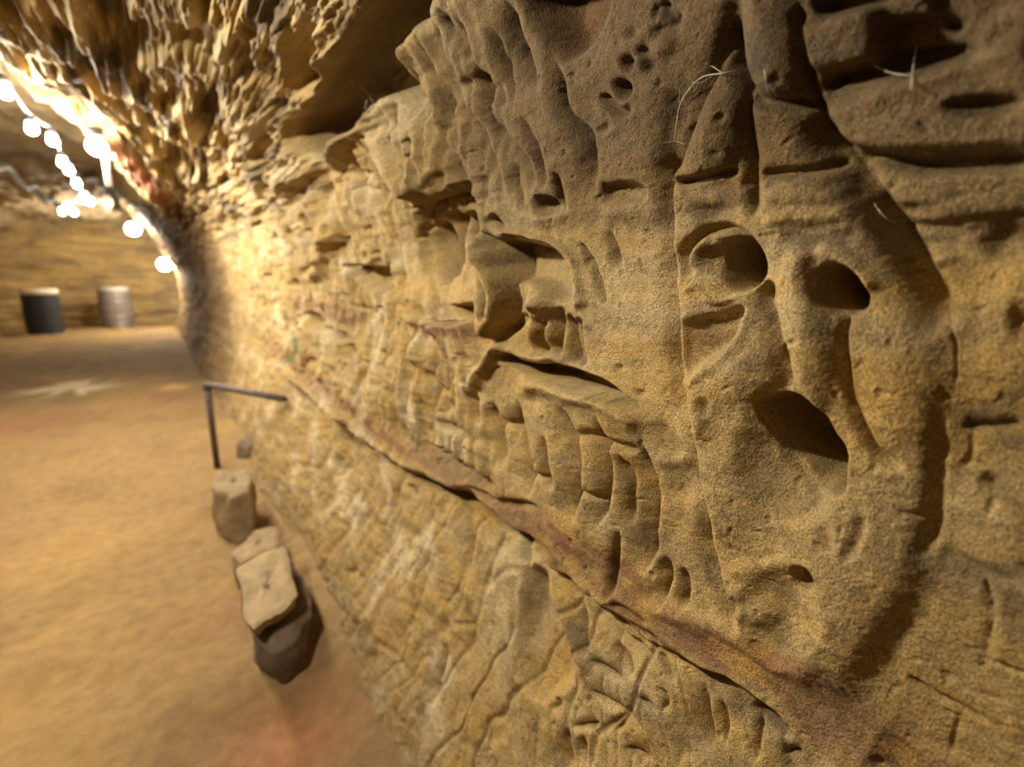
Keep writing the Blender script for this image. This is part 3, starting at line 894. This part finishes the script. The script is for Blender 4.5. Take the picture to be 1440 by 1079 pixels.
tag(o, 'dark left cave wall in the far chamber', kind='structure')

def back_fn(U, V):
    d = .10 * fbm(U * .8, V * 5, 4, 221) + .16 * fbm(U * .7, V * 1.2, 3, 223)
    return np.stack([U, 18.6 - d - .12 * (V - 1) - .16 * np.abs(U + 2) ** 1.5 * .3, V], -1)
def back_col(U, V, P):
    n = fbm(U * .7, V * 7, 4, 225)[..., None]; m = sstep(0, .4, fbm(U * 1.2, V * 2.5, 3, 227))[..., None]
    k = C3(.42, .28, .11) * (1 + .45 * n)
    k = k * (1 - .5 * m) + C3(.20, .14, .09) * .5 * m
    return k.astype(np.float32)
o = grid_surface('wall_back', back_fn, np.linspace(-5.5, 1.8, 150), np.linspace(-.1, 3.2, 110), M_CAVE, back_col)
tag(o, 'far end wall of banded yellow sandstone behind the barrels', kind='structure')

def floor_h(x, y):
    return (.035 * fbm(x * 1.1, y * 1.1, 3, 301) + .022 * fbm(x * 4, y * 3.2, 3, 303) - .03 * np.clip(noise2(x * 5, y * 4.2, 305) - .35, 0, 1)
            + .05 * sstep(.1, .45, x) * sstep(9, 5, y) + .004 * fbm(x * 20, y * 20, 3, 307))
def floor_fn(U, V):
    return np.stack([U, V, floor_h(U, V)], -1)
def floor_col(U, V, P):
    k = np.zeros((*U.shape, 3), np.float32) + C3(.36, .24, .11)
    def mx(colr, m):
        nonlocal k
        m = np.clip(m, 0, 1)[..., None]
        k = k * (1 - m) + colr * m
    mx(C3(.29, .19, .09), sstep(-.1, .5, fbm(U * 1.5, V * 1.2, 4, 311)) * .6)
    mx(C3(.47, .31, .12), sstep(.0, .5, fbm(U * .8 + 5, V * .8, 3, 313)) * .6)
    mx(C3(.22, .145, .07), sstep(1.9, .9, V + .25 * fbm(U * 2, V * 2, 3, 331)) * .55)  # sand near the camera painted darker, standing in for light falloff
    def blob(px_, py_, r, rx=1.0):
        p = at_z(px_, py_, 0)
        d = np.hypot((U - p[0]) / rx, V - p[1]) / r
        return np.exp(-d * d) 
    mx(C3(.42, .19, .10), blob(400, 1040, .16) * .7 + blob(230, 555, .5, .6) * .5 + blob(320, 860, .15) * .25 + blob(20, 600, .5) * .35)
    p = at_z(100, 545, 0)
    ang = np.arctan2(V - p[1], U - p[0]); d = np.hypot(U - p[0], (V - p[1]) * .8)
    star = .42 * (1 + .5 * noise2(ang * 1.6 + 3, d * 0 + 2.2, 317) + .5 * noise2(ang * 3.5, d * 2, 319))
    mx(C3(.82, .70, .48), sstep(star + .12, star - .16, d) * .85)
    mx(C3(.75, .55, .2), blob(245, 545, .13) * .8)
    return (k ** 1.12).astype(np.float32) * .8
us = np.concatenate([np.arange(-5.2, -1.6, .06), np.arange(-1.6, .6, .014)])
vs = np.concatenate([np.arange(-2.4, .7, .08), np.arange(.7, 3.2, .012), np.arange(3.2, 19.2, .05)])
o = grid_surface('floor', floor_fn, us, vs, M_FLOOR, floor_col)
tag(o, 'trodden yellow brown sand floor of the passage', kind='structure')

def fz(x, y): return float(floor_h(np.array([x]), np.array([y]))[0])

# ------------------------------------------------------------------ rocks, kerb stones
def rock(name, corners, ztop, zbot, seed, colr, rough=.02, n=22, parent=None, bottom_scale=1.0):
    """block from a top outline (xy corners, per-corner top z) extruded to zbot, faceted and chipped"""
    cs = np.asarray(corners, float)
    ztop = np.broadcast_to(np.asarray(ztop, float), (len(cs),))
    # resample outline
    seg = np.vstack([cs, cs[:1]]); zt = np.append(ztop, ztop[0])
    L = np.concatenate([[0], np.cumsum(np.hypot(*np.diff(seg, axis=0).T))])
    m = n * 3
    u = np.linspace(0, L[-1], m, endpoint=False)
    ox = np.interp(u, L, seg[:, 0]); oy = np.interp(u, L, seg[:, 1]); oz = np.interp(u, L, zt)
    cx, cy, cz = cs[:, 0].mean(), cs[:, 1].mean(), ztop.mean()
    rings = []
    for r in (0.0001, .35, .65, .88, .97): rings.append((r, None))
    V = []; 
    for r in (.02, .3, .55, .78, .92, 1.0):
        for i in range(m):
            V.append((cx + (ox[i] - cx) * r, cy + (oy[i] - cy) * r, lerp(cz, oz[i], r) - (.012 if r == 1.0 else 0)))
    for k in np.linspace(.06, 1, 12):
        b = 1 + (bottom_scale - 1) * k
        for i in range(m):
            V.append((cx + (ox[i] - cx) * b * (1.02), cy + (oy[i] - cy) * b * 1.02, lerp(oz[i], zbot, k)))
    V = np.array(V)
    from mathutils import noise as mn
    out = V.copy()
    for i, v in enumerate(V):
        p = Vector(v) * 9 + Vector((seed * 3.1, seed, 0))
        d = mn.noise_vector(p) * rough + mn.noise_vector(p * 2.7) * rough * .45
        cell = mn.cell_vector(Vector(v) * 11 + Vector((seed, 0, 0))) if hasattr(mn, 'cell_vector') else Vector((.5, .5, .5))
        out[i] = v + np.array(d) + (np.array(cell) - .5) * rough * .35
    R = 6 + 12
    F = []
    for r in range(R - 1):
        for i in range(m):
            j = (i + 1) % m
            F.append((r * m + i, (r + 1) * m + i, (r + 1) * m + j, r * m + j))
    F.append(tuple(range(m))[::-1])
    F.append(tuple((R - 1) * m + i for i in range(m)))
    nn = fbm(out[:, 0] * 14 + seed, out[:, 2] * 20 + out[:, 1] * 14, 3, 400 + seed)
    cc = np.asarray(colr)[None] * (1 + .35 * nn[:, None])
    return mesh_from(name, out, F, M_ROCK, True, cc.astype(np.float32), None, parent)

def xy(p): return (p[0], p[1])
STONE = C3(.29, .21, .115); SDARK = C3(.17, .12, .075)
# front pair: pale slab on a dark rounded boulder
b = rock('kerb_stone', [xy(at_z(350, 866, .13)), xy(at_z(362, 896, .13)), xy(at_z(390, 912, .13)), xy(at_z(420, 896, .13)), xy(at_z(437, 858, .13)), xy(at_z(428, 810, .13)), xy(at_z(405, 785, .13)), xy(at_z(352, 820, .13))], .128, -.06, 3, SDARK * .75, .016, bottom_scale=.86)
tag(b, 'dark rounded boulder at the wall foot carrying a pale flat slab', 'stone', 'kerb stones along the wall foot')
b = rock('kerb_stone', [xy(at_z(331, 797, .2)), xy(at_z(366, 779, .2)), xy(at_z(403, 769, .2)), xy(at_z(410, 800, .2)), xy(at_z(415, 838, .2)), xy(at_z(394, 858, .2)), xy(at_z(372, 868, .2)), xy(at_z(356, 883, .2)), xy(at_z(343, 858, .2)), xy(at_z(338, 828, .2))], [.205, .21, .205, .205, .20, .20, .195, .195, .195, .20], .158, 5, STONE * 1.05, .008, bottom_scale=.9)
tag(b, 'pale flat topped slab lying on the dark rounded boulder', 'stone', 'kerb stones along the wall foot')
b = rock('kerb_stone', [xy(at_z(326, 772, .15)), xy(at_z(362, 745, .15)), xy(at_z(388, 738, .15)), xy(at_z(392, 768, .15)), xy(at_z(345, 800, .15))], .15, -.05, 8, STONE * .95, .010)
tag(b, 'low flat stone squeezed between the pale slab and the far block', 'stone', 'kerb stones along the wall foot')
b = rock('kerb_stone', [xy(at_z(298, 684, .24)), xy(at_z(306, 662, .24)), xy(at_z(345, 656, .24)), xy(at_z(354, 664, .24)), xy(at_z(350, 690, .24)), xy(at_z(322, 696, .24))], .24, -.05, 12, STONE * .9, .016, bottom_scale=1.08)
tag(b, 'tall rough stone block at the foot of the iron post', 'stone', 'kerb stones along the wall foot')
p = at_z(356, 640, .02)
b = rock('loose_rock', [(p[0] + .09 * math.cos(a_), p[1] + .11 * math.sin(a_)) for a_ in np.linspace(0, 2 * math.pi, 7)[:-1]], fz(p[0], p[1]) + .09, fz(p[0], p[1]) - .03, 17, SDARK, .018)
tag(b, 'small dark loose rock on the sand behind the iron post', 'rock')

# ------------------------------------------------------------------ tubes
def tube(name, pts, r, mat, n=8, parent=None, smooth=True, cap=True):
    pts = [Vector(p) for p in pts]
    rs = r if hasattr(r, '__len__') else [r] * len(pts)
    V, F = [], []
    up0 = Vector((.13, .21, .97)).normalized()
    for i, p in enumerate(pts):
        t = (pts[min(i + 1, len(pts) - 1)] - pts[max(i - 1, 0)]).normalized()
        a = t.cross(up0 if abs(t.dot(up0)) < .95 else Vector((1, 0, 0))).normalized(); b = t.cross(a)
        for k in range(n):
            th = 2 * math.pi * k / n
            V.append(p + (a * math.cos(th) + b * math.sin(th)) * rs[i])
    for i in range(len(pts) - 1):
        for k in range(n):
            j = (k + 1) % n
            F.append((i * n + k, i * n + j, (i + 1) * n + j, (i + 1) * n + k))
    if cap:
        F.append(tuple(range(n))[::-1]); F.append(tuple((len(pts) - 1) * n + k for k in range(n)))
    return mesh_from(name, np.array([tuple(v) for v in V]), F, mat, smooth, None, None, parent)

def lathe(name, prof_, mat, n=32, parent=None, loc=(0, 0, 0), smooth=True):
    V, F = [], []
    for r, z in prof_:
        for k in range(n):
            th = 2 * math.pi * k / n
            V.append((loc[0] + r * math.cos(th), loc[1] + r * math.sin(th), loc[2] + z))
    for i in range(len(prof_) - 1):
        for k in range(n):
            j = (k + 1) % n
            F.append((i * n + k, i * n + j, (i + 1) * n + j, (i + 1) * n + k))
    F.append(tuple(range(n))[::-1]); F.append(tuple((len(prof_) - 1) * n + k for k in range(n)))
    return mesh_from(name, np.array(V), F, mat, smooth, None, None, parent)

# ------------------------------------------------------------------ iron handrail
M_IRON = plain('rusty_iron', (.07, .05, .04), .7, .3, .4, 30)
top = at_d(291, 541, math.hypot(3.5, .6)); tx, ty, tz = top
root = empty('handrail', (tx, ty, 0)); tag(root, 'dark iron handrail of one post and a bar into the wall', 'handrail')
wl = at_h(378, 557, -.6); wl = wl + (wl - np.array([tx, ty, wl[2]])) * .22
def loc(p): return Vector((p[0] - tx, p[1] - ty, p[2]))
tube('post', [loc((tx, ty, -.06)), loc((tx, ty, tz * .5)), loc((tx, ty, tz))], .019, M_IRON, 10, root)
tube('rail', [loc((tx, ty, tz)), loc((np.array([tx, ty, tz]) + wl) / 2), loc(wl)], .018, M_IRON, 10, root)
tube('elbow', [loc((tx, ty, tz - .03)), loc((tx, ty, tz + .012))], .025, M_IRON, 10, root)

# ------------------------------------------------------------------ barrels
M_BLACK = plain('black_staves', (.013, .012, .012), .85, 0, .3, 12)
M_WOOD = plain('weathered_oak', (.15, .115, .085), .75, 0, .35, 14)
M_HOOP = plain('dull_steel_hoop', (.33, .31, .28), .45, .8, .2, 20)
M_HOOPB = plain('dark_hoop', (.03, .028, .026), .5, .6, .2, 20)
M_LID = plain('pale_lid', (.62, .52, .38), .7, 0, .15, 10)
M_LIDG = plain('grey_lid', (.42, .38, .32), .7, 0, .2, 10)
def barrel(px_, py_, label, hgt, rad, mat, hoop, lidm, bulge):
    p = at_z(px_, py_, 0)
    z0 = fz(p[0], p[1]) - .01
    root = empty('barrel', (p[0], p[1], z0)); tag(root, label, 'barrel')
    n = 24
    def rr(t): return rad * (1 - bulge + bulge * 4 * t * (1 - t))
    V0 = None
    for k in range(n):                                     # one mesh per stave, shared
        if V0 is None:
            V, F = [], []
            hw = math.pi / n * .97
            lv = np.linspace(0, 1, 9)
            for t in lv:
                for (a_, dr) in ((-hw, -.025), (-hw, 0.0), (0, .002), (hw, 0.0), (hw, -.025)):
                    V.append(((rr(t) + dr) * math.cos(a_), (rr(t) + dr) * math.sin(a_), t * hgt))
            for i in range(len(lv) - 1):
                for j in range(4):
                    F.append((i * 5 + j, i * 5 + j + 1, (i + 1) * 5 + j + 1, (i + 1) * 5 + j))
            F.append((0, 1, 2, 3, 4)); F.append((44, 43, 42, 41, 40)[::1])
            st = mesh_from('stave', np.array(V), F, mat, False, None, None, root); V0 = st
        else:
            st = V0.copy(); COL.objects.link(st); st.parent = root
        st.rotation_euler = (0, 0, 2 * math.pi * k / n)
    for t in (.03, .14, .30, .70, .86, .97):
        lathe('hoop', [(rr(t) - .004, t * hgt - .02), (rr(t) + .007, t * hgt - .02), (rr(t) + .007, t * hgt + .02), (rr(t) - .004, t * hgt + .02)], hoop, 32, root)
    lathe('lid', [(rr(1) - .03, hgt - .05), (rr(1) + .012, hgt - .05), (rr(1) + .014, hgt + .055), (rr(1) - .01, hgt + .07), (.02, hgt + .075)], lidm, 32, root)
    return root
barrel(66, 470, 'black barrel with a pale lid, left of the two barrels', .98, .335, M_BLACK, M_HOOPB, M_LID, .04)
barrel(167, 460, 'weathered grey brown oak barrel with steel hoops and grey lid', 1.02, .37, M_WOOD, M_HOOP, M_LIDG, .12)

# ------------------------------------------------------------------ festoon bulbs, lamp, cables
M_BULB = glow('lit_bulb', WARM, 200.0 * BULB_POWER)
M_BULBN = glow('lit_large_bulb', WARM, 230.0 * BULB_POWER)
M_SOCK = plain('black_socket', (.02, .02, .02), .5)
M_CABLE = plain('grey_cable', (.33, .30, .25), .6, 0, .2, 10)
BULB_R = .021
bulb_proto = {}
def bulb(pos, label, big=False):
    root = empty('festoon_bulb', tuple(pos))
    tag(root, label, 'bulb', 'festoon bulbs under the vault')
    if big:
        k = .036
        pr = [(.004, -k)] + [(k * math.sin(t), -k * math.cos(t)) for t in np.linspace(.35, 2.3, 9)] + [(.016, k * 1.25)]
        lathe('bulb_glass', pr, M_BULBN, 12, root)
        lathe('socket', [(.015, k * 1.25), (.017, k * 1.3), (.017, k * 1.5), (.008, k * 1.55)], M_SOCK, 10, root)
    elif 'b' not in bulb_proto:
        k = BULB_R
        pr = [(.004, -k)] + [(k * math.sin(t), -k * math.cos(t)) for t in np.linspace(.35, 2.3, 9)] + [(.016, k * 1.25)]
        bulb_proto['b'] = lathe('bulb_glass', pr, M_BULB, 12, root)
        bulb_proto['s'] = lathe('socket', [(.015, k * 1.25), (.017, k * 1.3), (.017, k * 2.4), (.008, k * 2.7)], M_SOCK, 10, root)
    else:
        for key in ('b', 's'):
            o = bulb_proto[key].copy(); COL.objects.link(o); o.parent = root
    return root
hung = [(8, 130, .64, 'nearest festoon bulb in view, at the left picture edge'),
        (45, 182, .64, 'second festoon bulb in view, just past the nearest one'),
        (74, 198, .66, 'third festoon bulb along the string, close beside the second'),
        (88, 229, .64, 'fourth festoon bulb along the string, touching the next one'),
        (97, 240, .64, 'fifth festoon bulb along the string, overlapping the fourth'),
        (108, 259, .62, 'sixth festoon bulb, midway down the receding string'),
        (117, 281, .60, 'upper of the bulbs where the string sags lowest, left one'),
        (127, 284, .60, 'upper of the bulbs where the string sags lowest, right one'),
        (88, 298, .58, 'left bulb of the low cluster above the barrels'),
        (104, 299, .58, 'right bulb of the low cluster above the barrels')]
pts = [np.array([-.58, 1.02, CAM_Z + .64])]  # unseen bulb, added and enlarged to light the near wall
for i, p in enumerate(pts):
    bulb(p, ['larger festoon bulb above the photographer, out of the picture'][i], True)
for x, y, h, lab in hung:
    p = at_h(x, y, h); pts.append(p); bulb(p, lab)
cab = []
for i in range(len(pts) - 1):
    a_, b_ = pts[i], pts[i + 1]
    L = np.linalg.norm(b_ - a_)
    for t in np.linspace(0, 1, 8, endpoint=False):
        q_ = lerp(a_, b_, t); cab.append(q_ + np.array([0, 0, BULB_R * 2.7 + .007 - .12 * L * t * (1 - t)]))
cab.append(pts[-1] + np.array([0, 0, BULB_R * 2.7 + .007]))
o = tube('bulb_string', cab, .006, M_SOCK, 6); tag(o, 'thin black festoon cable the bulbs hang from', 'cable')
# wall lamps near the arch
def round_lamp(pos, label, r, d):
    root = empty('wall_lamp', tuple(pos)); tag(root, label, 'lamp', 'round lamps on the rock at the arch')
    k = r
    lathe('globe', [(.004, -k)] + [(k * math.sin(t), -k * math.cos(t)) for t in np.linspace(.35, 2.6, 10)] + [(.02, k * 1.05)], M_GLOBE, 16, root)
    lathe('fitting', [(k * .5, k * .85), (k * .55, k * .9), (k * .55, k * 1.5), (k * .2, k * 1.6)], M_SOCK, 12, root)
    return root
M_GLOBE = glow('lit_globe', WARM, 45.0 * BULB_POWER)
round_lamp(at_d(187, 322, 14.0), 'round lamp over the arch above the oak barrel', .13, 0)
round_lamp(at_d(231, 372, 15.6), 'low round lamp beside the arch edge, right of the barrels', .14, 0)
# lamp with a pale rod by the lip of the overhang
p = at_h(136, 206, .62)
root = empty('hanging_lamp', tuple(p)); tag(root, 'bright lamp with a pale hanging rod at the overhang lip', 'lamp')
k = .04
M_LAMP = glow('lit_lamp', WARM, 40.0 * BULB_POWER)
lathe('globe', [(.004, -k)] + [(k * math.sin(t), -k * math.cos(t)) for t in np.linspace(.35, 2.6, 10)] + [(.02, k * 1.05)], M_LAMP, 16, root)
lathe('fitting', [(.03, k), (.034, k * 1.1), (.034, k * 1.9), (.01, k * 2.1)], M_SOCK, 12, root)
M_ROD = plain('white_rod', (.8, .78, .72), .5)
e = at_d(154, 262, np.linalg.norm(p - CAM) + .02) - p; s_ = at_d(147, 215, np.linalg.norm(p - CAM)) - p
tube('rod', [s_, (s_ + e) / 2, e], .014, M_ROD, 8, root)
# fat grey duct on the left of the vault
d0, d1 = at_h(-60, 195, 1.12), at_h(62, 276, 1.12)
o = tube('duct', [lerp(d0, d1, t) + np.array([0, 0, .05 * math.sin(t * 17)]) for t in np.linspace(0, 1.3, 40)], .035, M_CABLE, 10)
tag(o, 'sagging grey cable duct under the vault at the left edge', 'duct')

# ------------------------------------------------------------------ cobwebs
M_WEB = plain('cobweb_silk', (.45, .40, .32), .6)
def web(strands, label, hang=None):
    root = None
    V_all = []
    p0_ = wall_point(*strands[0][0][0])
    if hang: hang = np.linalg.norm(p0_ - CAM) - .05; p0_ = at_d(*strands[0][0][0], hang)
    root = empty('cobweb', tuple(p0_))
    tag(root, label, 'cobweb', 'cobwebs on the carvings')
    base = Vector(root.location)
    for pl, r, off in strands:
        if hang is None: P = [Vector(wall_point(x, y, off)) - base for x, y in pl]
        else: P = [Vector(at_d(x, y, hang)) - base for x, y in pl]
        Q = catmull(np.array([tuple(v) for v in P]), 5)
        tube('strand', [Vector(v) for v in Q], r * .6, M_WEB, 5, root)
web([([(1040, 97), (1014, 102), (985, 112), (962, 135), (953, 152), (950, 175), (947, 200)], .0007, .006),
     ([(1014, 102), (1002, 95), (992, 92)], .0005, .007), ([(1002, 108), (985, 118), (972, 118)], .0004, .007), ([(953, 150), (954, 128)], .0003, .006),
     ([(935, 203), (948, 201), (962, 205)], .0003, .005)], 'dusty branching cobweb left of the face parting')
web([([(1072, 98), (1076, 118), (1077, 133)], .0006, .006), ([(1076, 116), (1090, 134)], .0004, .006)], 'small forked cobweb under the lobe above the forehead')
web([([(1288, 68), (1283, 95), (1278, 125)], .0007, .012), ([(1228, 95), (1250, 101), (1272, 105), (1283, 100)], .0006, .012)], 'cross shaped cobweb over the dark gap right of the face')
web([([(1238, 295), (1248, 306), (1262, 311)], .0008, .004), ([(1232, 286), (1240, 300)], .0005, .004)], 'short pale cobweb in the groove beside the right brow')
web([([(493, 112), (498, 124)], .0012, .01), ([(503, 118), (515, 130), (526, 146)], .0010, .01), ([(516, 140), (513, 155)], .0008, .01)], 'wispy cobweb in the dark recess left of the folded rock', True)
